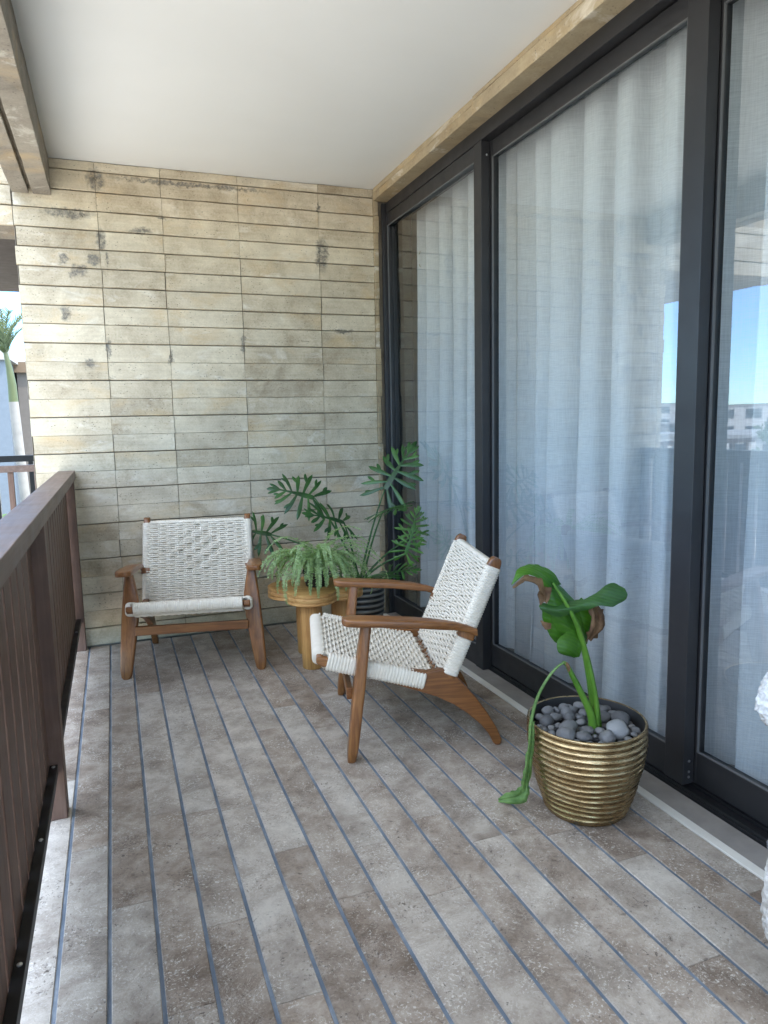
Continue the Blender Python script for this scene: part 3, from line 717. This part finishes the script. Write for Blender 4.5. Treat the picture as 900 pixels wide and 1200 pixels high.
# ------------------------------------------------------------------ gold pot with the wilting strelitzia
def strel():
    ox,oy=1.47,1.955
    rt=empty('potted_strelitzia',(ox,oy,0),0,'half withered strelitzia plant in a ribbed gold pot filled with grey pebbles','potted plant')
    rj=random.Random(2)
    prof=[(.0,0),(.130,0),(.137,.004)]
    nz=130
    for k in range(nz+1):
        z=.008+.312*k/nz; t=z/.32
        r=.138+.062*math.sin(PI*.5*min(1,t*1.1))**1.1-.010*max(0,t-.8)
        prof.append((r+.0052*(1-abs(math.sin(PI*z/.0212)))**1.15-.001,z))
    prof+=[(.2005,.324),(.1965,.3265),(.1915,.324),(.188,.31),(.186,.272),(0,.268)]
    def jit(a,z): return .0022*mnoise.noise(Vector((math.cos(a)*1.5,math.sin(a)*1.5,z*26)))*(1 if .01<z<.322 else .3)
    P0=MB(); npf=len(prof)
    # ridges wander up and down a little around the pot
    secs=[]
    n=120
    for (r,z) in prof:
        row=[]
        for k in range(n):
            a=2*PI*k/n; zz=z+(.0045*mnoise.noise(Vector((math.cos(a)*1.2,math.sin(a)*1.2,z*9))) if .02<z<.31 else 0)
            rr=r+(jit(a,z) if r>.1 else 0); row.append((rr*math.cos(a),rr*math.sin(a),zz))
        secs.append(row)
    iz=len(prof)-5
    P0.loft(secs[:iz+2]); P0.f=[f for f in P0.f if len(f)<50]; P0.fa=[0]*len(P0.f); P0.build('pot',M_GOLD,rt,smooth=180)
    P1=MB(); P1.loft(secs[iz+1:]); P1.f=[f for f in P1.f if len(f)<50]; P1.fa=[0]*len(P1.f); P1.build('pot_liner',M_POTIN,rt,smooth=50)
    mb=MB(); mb.lathe([(0,.2682),(.184,.2702),(.182,.276),(0,.282)],40); mb.build('soil',M_SOIL,rt,smooth=60)
    mb=MB(); mb.lathe([(0,.0001),(.128,.0001),(.128,.003),(0,.003)],40); mb.build('pot_base',M_GOLD,rt)
    rtv=Vector((.9356,-.353,0)); fw=Vector((.353,.9356,0)); up=Vector((0,0,1))
    def Q(r,z,f=0): return rtv*r+up*z+fw*f
    def spl(pts,n=24):
        pts=[Vector(p) for p in pts]; P=[pts[0]*2-pts[1]]+pts+[pts[-1]*2-pts[-2]]; out=[]
        for k in range(n+1):
            q=k/n*(len(pts)-1); i=min(int(q),len(pts)-2); t=q-i; a,b,c,d=P[i:i+4]
            out.append(.5*((2*b)+(c-a)*t+(2*a-5*b+4*c-d)*t*t+(3*b-a-3*c+d)*t**3))
        return out
    # main stalk that becomes the midrib
    sp=spl([Q(.032,.270,-.01),Q(.026,.36,-.01),Q(.006,.482,-.012),Q(-.018,.573,-.03),Q(-.052,.672,-.055),Q(-.092,.750,-.058),Q(-.131,.814,-.045)],40)
    MB().tube(sp,[.024-.013*min(1,k/26)-.006*max(0,k-26)/14 for k in range(41)],10,flat=.75).build('stalk',M_BANS,rt,smooth=180)
    sp2=spl([Q(.012,.270,-.035),Q(.006,.345,-.035),Q(-.03,.43,-.035),Q(-.06,.49,-.037),Q(-.080,.530,-.04),Q(-.092,.541,-.045)],30)
    MB().tube(sp2,[.019-.011*(k/30) for k in range(31)],10,flat=.7).build('stalk',M_BANS,rt,smooth=180)
    sp3=spl([Q(.026,.272,-.03),Q(.022,.40,-.03),Q(-.006,.54,-.03),Q(-.02,.60,-.03)],20)
    MB().tube(sp3,[.016-.011*(k/20) for k in range(21)],8,flat=.7).build('stalk',M_BANS,rt,smooth=180)
    def blade(name,mid,wl,wr,mat,nL=(0,0,-1),cup=.0,nx=9,wav=.006,seed=0):
        """blade round a midrib: wl / wr are lists of (offset vectors) left and right of the rib"""
        m=spl(mid,28); L_=spl(wl,28); R_=spl(wr,28); rows=[]
        for k in range(29):
            row=[]
            for j in range(-nx,nx+1):
                t=abs(j)/nx; o=(L_ if j<0 else R_)[k]
                p=m[k]+o*t; bul=cup*math.sin(PI*t)*o.length
                p=p-fw*bul+Vector((0,0,0))+fw*(wav*mnoise.noise(p*14+Vector((seed,0,0))))
                if t>.9: p+=Vector((wav*.8*mnoise.noise(p*40),0,wav*.8*mnoise.noise(p*37+Vector((3,0,0)))))
                row.append(p)
            rows.append(row)
        mb=MB(); mb.grid(rows); return mb.build(name,mat,rt,smooth=180,solid=1)
    # upper blade: folded around the rib, its left edge dry
    blade('leaf',[Q(-.02,.585,-.02),Q(-.052,.672,-.028),Q(-.092,.750,-.03),Q(-.129,.812,-.018)],
          [Q(-.03,-.01,.0),Q(-.075,.0,-.01),Q(-.058,.012,-.01),Q(-.035,.004,0)],
          [Q(.03,.010,.05),Q(.038,.02,.05),Q(.028,.012,.04),Q(.012,.008,.03)],M_BAN,cup=.2,seed=1)
    # upper tip bending over to the left
    blade('leaf',[Q(-.120,.800,-.02),Q(-.150,.835,-.03),Q(-.195,.862,-.05),Q(-.240,.858,-.07),Q(-.276,.822,-.08)],
          [Q(-.028,-.022,-.02),Q(-.012,-.026,-.02),Q(-.002,-.017,-.02),Q(0,-.010,-.01),Q(0,-.002,0)],
          [Q(.03,.0,.02),Q(.02,.012,.03),Q(.005,.012,.03),Q(-.006,.008,.02),Q(0,.003,0)],M_BAN,cup=.15,seed=2)
    o=blade('withered_edge',[Q(-.165,.808,-.052),Q(-.195,.832,-.066),Q(-.236,.840,-.086),Q(-.274,.815,-.093)],
          [Q(.010,-.045,-.004),Q(.004,-.018,-.004),Q(-.004,-.009,0),Q(0,-.003,0)],
          [Q(0,.012,.004),Q(0,.010,.004),Q(0,.007,.004),Q(0,.003,0)],M_DEAD,wav=.012,seed=3); 
    blade('withered_edge',[Q(-.150,.800,-.047),Q(-.160,.775,-.045),Q(-.160,.752,-.045)],[Q(-.014,.012,-.004),Q(-.020,.0,-.006),Q(-.012,-.012,0)],[Q(.012,.0,0),Q(.018,0,0),Q(.010,-.008,0)],M_DEAD,wav=.01,seed=4)
    # glossy dark blade crossing to the right with a rounded end
    blade('leaf',[Q(-.178,.737,-.05),Q(-.12,.728,-.065),Q(-.055,.742,-.07),Q(.0,.762,-.065),Q(.06,.768,-.06),Q(.115,.772,-.05)],
          [Q(.006,.010,.01),Q(.0,.014,.03),Q(0,.010,.03),Q(0,.007,.02),Q(-.002,.040,.02),Q(-.006,.018,.01)],
          [Q(.006,-.012,0),Q(.01,-.025,.01),Q(.02,-.020,0.01),Q(.01,-.022,-.01),Q(.004,-.032,-.01),Q(-.004,-.016,0)],M_BAND,cup=.10,seed=5)
    # lower broad blade behind, right side withered
    blade('leaf',[Q(-.10,.735,.0),Q(-.07,.690,.01),Q(-.045,.640,.01),Q(-.025,.590,.0)],
          [Q(-.065,.01,-.03),Q(-.085,-.02,-.03),Q(-.075,-.03,-.03),Q(-.03,-.02,-.02)],
          [Q(.08,.01,.01),Q(.085,.02,.0),Q(.065,.01,.0),Q(.02,.01,0)],M_BAN,cup=.2,seed=6)
    blade('withered_edge',[Q(.004,.742,-.02),Q(.018,.700,-.03),Q(.018,.655,-.03),Q(-.004,.612,-.025)],
          [Q(-.008,-.002,-.01),Q(-.022,-.005,-.015),Q(-.030,-.004,-.015),Q(-.010,-.006,-.01)],
          [Q(.008,.006,.0),Q(.026,.008,.01),Q(.034,.002,.01),Q(.012,-.01,0)],M_DEAD,cup=.5,wav=.022,seed=7)
    blade('withered_edge',[Q(-.165,.675,-.035),Q(-.152,.664,-.035),Q(-.132,.662,-.03)],[Q(-.005,.008,0),Q(0,.016,0),Q(0,.012,0)],[Q(0,-.006,0),Q(0,-.010,0),Q(0,-.008,0)],M_DEAD,wav=.01,seed=8)
    # small lower lobe
    blade('leaf',[Q(-.040,.645,-.03),Q(-.045,.615,-.045),Q(-.046,.585,-.05),Q(-.045,.560,-.045)],
          [Q(-.035,.008,-.01),Q(-.075,.006,-.02),Q(-.068,-.002,-.02),Q(-.012,-.002,0)],
          [Q(.012,0,.01),Q(.018,0,.01),Q(.014,0,.01),Q(.004,0,0)],M_BAN,cup=.15,seed=9)
    # broken leaf hanging over the rim to the floor
    sp=spl([Q(-.090,.541,-.045),Q(-.112,.530,-.05),Q(-.145,.495,-.055),Q(-.184,.425,-.06),Q(-.205,.335,-.06),Q(-.207,.27,-.06)],26)
    MB().tube(sp,[.0045+.005*(k/26) for k in range(27)],8,flat=.6).build('stalk',M_WILT,rt,smooth=180)
    blade('leaf',[Q(-.201,.345,-.062),Q(-.206,.27,-.064),Q(-.213,.19,-.06),Q(-.221,.12,-.05),Q(-.226,.088,-.045)],
          [Q(-.005,0,-.006),Q(-.011,0,-.010),Q(-.015,0,-.010),Q(-.014,.0,-.008),Q(-.008,-.005,-.004)],
          [Q(.006,0,-.004),Q(.012,0,-.006),Q(.014,0,.004),Q(.015,0,.006),Q(.020,-.015,0)],M_WILT,cup=.55,wav=.008,seed=10)
    blade('leaf',[Q(-.214,.105,-.045),Q(-.234,.066,-.03),Q(-.264,.036,.0),Q(-.299,.010,.03)],
          [Q(-.006,.010,.0),Q(-.012,.020,.0),Q(-.004,.016,.004),Q(0,.003,0)],
          [Q(.012,-.008,0),Q(.016,-.030,.0),Q(.006,-.022,-.006),Q(0,-.004,0)],M_WILT,cup=.3,wav=.010,seed=11)
    blade('withered_edge',[Q(-.088,.543,-.05),Q(-.080,.528,-.052),Q(-.074,.512,-.05)],[Q(-.004,.002,0),Q(-.005,-.004,-.004),Q(-.002,-.004,0)],[Q(.005,.002,-.005),Q(.006,0,-.004),Q(.002,0,0)],M_DEAD,wav=.004,seed=12)
    # pebbles
    rd=random.Random(17); placed=[]; shapes=[]
    for k in range(7):
        bm=bmesh.new(); bmesh.ops.create_icosphere(bm,subdivisions=3,radius=1)
        sx,sy,sz=rd.uniform(.95,1.25),rd.uniform(.75,.95),rd.uniform(.55,.78)
        for v in bm.verts:
            c=v.co.copy(); nn=mnoise.noise(c*1.1+Vector((k*5,0,0)))*.18+mnoise.noise(c*2.6+Vector((k*9,1,0)))*.05; v.co=Vector((c.x*sx,c.y*sy,c.z*sz))*(1+nn)
        for mt in ((M_PEB,) if k<6 else (M_PEBL,)):
            me=bpy.data.meshes.new('pebble'); bm.to_mesh(me); me.materials.append(mt); me.polygons.foreach_set('use_smooth',[True]*len(me.polygons)); shapes.append(me)
        bm.free()
    def put(x,y,z,r,me,label,group):
        o=bpy.data.objects.new('pebble',me); col.objects.link(o); o.location=(ox+x,oy+y,z); o.scale=(r,r,r); o.rotation_euler=(rd.uniform(-.3,.3),rd.uniform(-.3,.3),rd.uniform(0,6.28)); tag(o,label,'pebble',group)
    big=Q(.085,0,-.07); placed.append((big.x,big.y,.044)); put(big.x,big.y,.308,.041,shapes[6],'largest palest pebble in the gold pot, just right of the plant stalk',None)
    tries=0; G='grey pebbles filling the gold pot'
    while tries<6000 and len(placed)<58:
        tries+=1; r=rd.choice([.040,.036,.031,.027,.022,.017]) if tries<2500 else rd.uniform(.012,.02)
        a=rd.uniform(0,2*PI); q=math.sqrt(rd.random())*(.180-r); x,y=q*math.cos(a),q*math.sin(a)
        st_=Q(.02,0,-.02)
        if math.hypot(x-st_.x,y-st_.y)<r+.022: continue
        if any(math.hypot(x-a_,y-b_)<(r+c_)*.93 for a_,b_,c_ in placed): continue
        placed.append((x,y,r)); put(x,y,.286+r*.66+rd.uniform(0,.008),r,rd.choice(shapes[:6]),'smooth dark grey river pebble lying among others inside the gold pot',G)
    # lower layer that fills the chinks
    for k in range(40):
        a=rd.uniform(0,2*PI); q=math.sqrt(rd.random())*.165; x,y=q*math.cos(a),q*math.sin(a); st_=Q(.02,0,-.02)
        if math.hypot(x-st_.x,y-st_.y)<.04: continue
        put(x,y,.285,rd.uniform(.014,.02),rd.choice(shapes[:6]),'smooth dark grey river pebble lying among others inside the gold pot',G)
    return rt
strel()

# ------------------------------------------------------------------ rough white seat cut off by the right edge of the picture
def lump(mb,cx,cy,cz,rx,ry,rz_,seed,amp=.12,n=120,m=80,pw=.8):
    rows=[]
    for i in range(m+1):
        ph=PI*i/m-PI/2; row=[]
        for k in range(n+1):
            th=2*PI*k/n; f=lambda c: math.copysign(abs(c)**pw,c)
            d=Vector((f(math.cos(ph))*f(math.cos(th)),f(math.cos(ph))*f(math.sin(th)),f(math.sin(ph))))
            e=Vector((math.cos(ph)*math.cos(th),math.cos(ph)*math.sin(th),math.sin(ph)))
            s=1+amp*mnoise.noise(e*2.6+Vector((seed,0,0)))+amp*.55*mnoise.noise(e*8+Vector((seed,3,0)))+amp*.45*mnoise.noise(e*19+Vector((seed,3,5)))+amp*.3*mnoise.noise(e*45+Vector((seed,8,5)))
            row.append((cx+d.x*rx*s,cy+d.y*ry*s,cz+d.z*rz_*s))
        rows.append(row)
    mb.grid(rows)
sc=empty('fleecy_chair',(1.392,1.0,0),0,'rough white fleecy seat with grey edge, cropped by the right side of the picture','chair')
mb=MB(); lump(mb,.03,0,.30,.172,.10,.165,3,.05); lump(mb,.05,0,.12,.165,.09,.13,4,.05); mb.build('seat_cover',M_BOUC,sc,smooth=180)
mb=MB(); lump(mb,.045,.02,.432,.180,.07,.050,5,.03); mb.build('seat_shell',M_GREYF,sc,smooth=180)
mb=MB(); lump(mb,.037,0,.775,.243,.08,.105,8,.05); mb.build('back_cover',M_BOUC,sc,smooth=180)
mb=MB(); mb.box(.14,.20,-.03,.03,.42,.80); mb.build('back_frame',M_GREYF,sc,bevel=.01)

# ------------------------------------------------------------------ neighbouring terrace and world outside
nb=empty('terrace_railing',(0,0,0),0,'brown slatted railing of the neighbouring terrace seen through the opening at far left','railing')
MB().box(-1.7,-.447,4.95,5.0,1.088,1.130).build('top_rail',M_CAP,nb,bevel=.002)
for x in (-1.64,-1.47,-1.30,-1.13,-.96,-.79,-.625,-.475): MB().box(x,x+.032,4.96,4.99,.05,1.0875).build('slat',M_RAIL,nb,bevel=.002)
MB().box(-1.7,-.447,4.955,4.995,.02,.05).build('bottom_rail',M_RAIL,nb)
nk=empty('far_railing',(0,0,0),0,'black metal railing further back behind the brown terrace railing at far left','railing')
MB().box(-2.2,-.50,7.4,7.45,1.05,1.108).build('top_rail',M_BLACK,nk,bevel=.002)
for x in (-2.1,-1.75,-1.40,-1.05,-.75): MB().box(x,x+.04,7.405,7.445,.02,1.0495).build('post',M_BLACK,nk)
tag(MB().box(-1.75,-.447,4.66,7.6,-.4,-.002).build('terrace_floor',M_GREYC),kind='structure')
tag(MB().box(-2.3,-.447,5.0,7.6,2.62,2.9).build('terrace_soffit',M_SOFSHADE),kind='structure')
mb=MB(); mb.a=.5; mb.box(-.446,-.2,4.96,7.6,-.4,3.2); o=mb.build('terrace_wall',M_BEAM); tag(o,'plain concrete side wall of the neighbouring terrace behind the board marked wall','wall')
GZ=-9.0
mb=MB(); mb.add([(-1500,-1500,GZ),(1500,-1500,GZ),(1500,1500,GZ),(-1500,1500,GZ)],[(0,1,2,3)]); tag(mb.build('ground',M_GROUND),kind='structure')

def palm(x,y,zt,label,h=1.0):
    p=empty('palm_tree',(x,y,GZ),0,label,'palm tree'); H=zt-GZ; rd=random.Random(int(x*10))
    MB().tube([(.1*math.sin(k*.3),0,H*k/12) for k in range(13)],[.085-.018*k/12 for k in range(13)],12).build('trunk',M_TRUNK,p,smooth=60)
    b=Vector((.1*math.sin(3.6),0,H)); MB().tube([b,b+Vector((.0,0,.25)),b+Vector((-.02,0,.5)),b+Vector((-.06,0,.78))],[.066,.06,.045,.025],12).build('crownshaft',M_CROWN,p,smooth=60)
    f=MB(); t0=b+Vector((-.05,0,.68))
    for i in range(15):
        az=i*2.4; el=R(rd.uniform(62,88)); L=rd.uniform(.55,.85)*h; q=t0.copy(); e=el
        for k in range(10):
            d=Vector((math.cos(az)*math.cos(e),math.sin(az)*math.cos(e),math.sin(e))); q2=q+d*L/10
            s=d.cross(Vector((0,0,1))).normalized()
            for sg in (-1,1):
                for w in (0,.5):
                    c=q.lerp(q2,w); tip=c+(s*sg*.12+d*.20+Vector((-.03,0,rd.uniform(-.06,.05))))*h*(1-.5*k/10); f.a=rd.random()
                    f.add([c,c+d*.035,tip],[(0,1,2)])
            f.tube([q,q2],.008,4); q=q2; e-=.05+.012*k
    f.build('fronds',M_FROND,p,solid=1)
palm(-1.30,12.0,1.75,'slender palm tree with pale trunk rising left of the concrete wall')

def building(name,label,x0,x1,y0,y1,z1,mat,cols,floors,faces=('x1','y0'),cat='building',roof=None):
    b=empty(name,((x0+x1)/2,(y0+y1)/2,GZ),0,label,cat); cx,cy=(x0+x1)/2,(y0+y1)/2; hx,hy=(x1-x0)/2,(y1-y0)/2; H=z1-GZ
    MB().box(-hx,hx,-hy,hy,0,H).build('wall',mat,b)
    MB().box(-hx-.15,hx+.15,-hy-.15,hy+.15,H+.004,H+.35).build('parapet',roof or M_SLAB,b)
    fh=H/floors
    for fc in faces:
        n=cols if fc=='x1' else max(1,int(cols*(x1-x0)/(y1-y0)))
        for f in range(floors):
            for c in range(n):
                za=f*fh+fh*.3; zb=f*fh+fh*.82
                if fc=='x1':
                    s=2*hy/n; a=-hy+s*(c+.22); e=-hy+s*(c+.78); w=MB().box(hx+.004,hx+.05,a-.06,e+.06,za-.06,zb+.06).build('window_frame',M_SLAB,b); MB().box(hx+.051,hx+.06,a,e,za,zb).build('window_pane',M_WIN,w)
                else:
                    s=2*hx/n; a=-hx+s*(c+.22); e=-hx+s*(c+.78); w=MB().box(a-.06,e+.06,-hy-.05,-hy-.004,za-.06,zb+.06).build('window_frame',M_SLAB,b); MB().box(a,e,-hy-.06,-hy-.051,za,zb).build('window_pane',M_WIN,w)
    return b
building('glass_tower','blue grey clad building at the very left edge beyond the terrace',-6.5,-2.93,25,31,3.45,M_GREYP,3,4,('y0',))
building('apartment_building','tan apartment building with dark windows behind the palm trunk',-2.86,1.2,27,34,3.2,M_TANP,4,5,('y0',),roof=M_OCHRE)
fb=[(-70,-50,48,66,-1.0,M_WHITEP,'white low block far across the gardens with rows of windows'),(-118,-96,70,98,2.5,M_WHITEP,'tall white apartment block in the far distance'),(-95,-78,104,124,-.5,M_TANP,'tan low block in the distance behind the trees'),
    (-150,-128,150,180,4.0,M_WHITEP,'wide pale block near the horizon'),(-60,-42,86,104,-2.5,M_TANP,'small tan house beyond the gardens'),(-200,-170,120,150,3.0,M_GREYP,'grey blue office block on the horizon'),(-110,-92,30,46,-1.5,M_WHITEP,'white flat roofed house to the left of the gardens')]
for (x0,x1,y0,y1,z1,m,l) in fb: building('distant_building',l,x0,x1,y0,y1,z1,m,5,3 if z1<0 else 4)
def tree(x,y,h,r,seed,label,group,n=1500):
    t=empty('tree',(x,y,GZ),0,label,'tree',group); rd=random.Random(seed)
    mb=MB(); mb.tube([(0,0,0),(.1,0,h*.3),(.0,.1,h*.6)],[.28,.2,.12],8)
    for k in range(5): a=k*1.3; mb.tube([(.0,.05,h*.4),(r*.3*math.cos(a),r*.3*math.sin(a),h*.6),(r*.55*math.cos(a),r*.55*math.sin(a),h*.78)],[.12,.08,.04],6)
    mb.build('trunk',M_BARK,t,smooth=60)
    f=MB(); cl=[(Vector((rd.uniform(-1,1)*r*.75,rd.uniform(-1,1)*r*.75,h*rd.uniform(.52,.98))),r*rd.uniform(.28,.5)) for _ in range(11)]
    for k in range(n):
        c,q=rd.choice(cl); d=Vector((rd.gauss(0,1),rd.gauss(0,1),rd.gauss(0,.8))).normalized(); p=c+d*q*rd.uniform(.55,1.05); s=rd.uniform(.12,.30)*r/3
        u=Vector((rd.gauss(0,1),rd.gauss(0,1),rd.gauss(0,1))).normalized(); v=u.cross(d).normalized(); f.a=rd.random(); f.add([p-u*s,p+v*s*.6,p+u*s,p-v*s*.6],[(0,1,2,3)])
    f.build('crown',M_TREE,t,solid=1)
TL=[('bushy green tree beside the terrace seen low through the far left railing','',-2.0,11.5,9.4,1.5),('broad garden tree far out left, seen only as a reflection',None,-34,30,8,4),('tall round tree near the white low block',None,-44,40,9,4),('rounded tree next to the small tan house',None,-48,72,8,5),
    ('dark tree at the foot of the tall white block',None,-84,70,9,6),('low spreading tree left of the gardens',None,-70,26,8,5),('solitary tree on the right of the gardens',None,-26,44,7,3.5)]
for i,(l,g,x,y,h,r) in enumerate(TL): tree(x,y,h,r,60+i,l,None,1100 if i else 1600)

# ------------------------------------------------------------------ light and camera
w=bpy.data.worlds.new('World'); scene.world=w; w.use_nodes=True; nt=w.node_tree; bg=nt.nodes['Background']
sky=nt.nodes.new('ShaderNodeTexSky'); sky.sky_type='NISHITA'; sky.sun_disc=False
EL,AZ=R(56),R(118)
sky.sun_elevation=EL; sky.sun_rotation=AZ; sky.altitude=1500; sky.air_density=1.0; sky.dust_density=.3; sky.ozone_density=1.0
wm=nt.nodes.new('ShaderNodeMixRGB'); wm.blend_type='MULTIPLY'; wm.inputs[0].default_value=1; wm.inputs[2].default_value=(1.35,.985,.68,1)
tc=nt.nodes.new('ShaderNodeTexCoord'); sx=nt.nodes.new('ShaderNodeSeparateXYZ'); nt.links.new(tc.outputs['Generated'],sx.inputs[0])
rp=nt.nodes.new('ShaderNodeValToRGB'); nt.links.new(sx.outputs[2],rp.inputs[0]); e=rp.color_ramp.elements   # low sky darkened to clear blue, sky above boosted to light the balcony
e[0].position=.0; e[0].color=(.075,.15,.26,1); e[1].position=.50; e[1].color=(1,1,1,1); q=e.new(.24); q.color=(.09,.17,.31,1)
w2=nt.nodes.new('ShaderNodeMixRGB'); w2.blend_type='MULTIPLY'; w2.inputs[0].default_value=1
nt.links.new(sky.outputs[0],wm.inputs[1]); nt.links.new(wm.outputs[0],w2.inputs[1]); nt.links.new(rp.outputs[0],w2.inputs[2]); nt.links.new(w2.outputs[0],bg.inputs[0]); bg.inputs[1].default_value=3.5
sd=bpy.data.lights.new('sun','SUN'); sd.energy=8.0; sd.angle=R(.53); sd.color=(1,.95,.87)
so=bpy.data.objects.new('sun',sd); col.objects.link(so)
dv=Vector((math.sin(AZ)*math.cos(EL),math.cos(AZ)*math.cos(EL),math.sin(EL))); so.rotation_euler=dv.to_track_quat('Z','Y').to_euler(); so.location=dv*60

cam=bpy.data.cameras.new('camera'); co=bpy.data.objects.new('camera',cam); col.objects.link(co); scene.camera=co
yaw,pit,rol,F=.360758694,.128053054,-.0212182873,833.249
f_=Vector((math.sin(yaw)*math.cos(pit),math.cos(yaw)*math.cos(pit),-math.sin(pit))); r_=Vector((math.cos(yaw),-math.sin(yaw),0)); u_=r_.cross(f_)
r2=r_*math.cos(rol)+u_*math.sin(rol); u2=u_*math.cos(rol)-r_*math.sin(rol)
m=Matrix((r2,u2,-f_)).transposed().to_4x4(); m.translation=(0,0,1.36); co.matrix_world=m
cam.sensor_fit='VERTICAL'; cam.sensor_height=36; cam.lens=F/1200*36; cam.clip_start=.02; cam.clip_end=4000
scene.view_settings.view_transform='Standard'; scene.view_settings.look='None'; scene.view_settings.exposure=0
scene.render.engine='CYCLES'; scene.cycles.max_bounces=8; scene.cycles.diffuse_bounces=3; scene.cycles.glossy_bounces=3; scene.cycles.transparent_max_bounces=16; scene.cycles.caustics_reflective=False
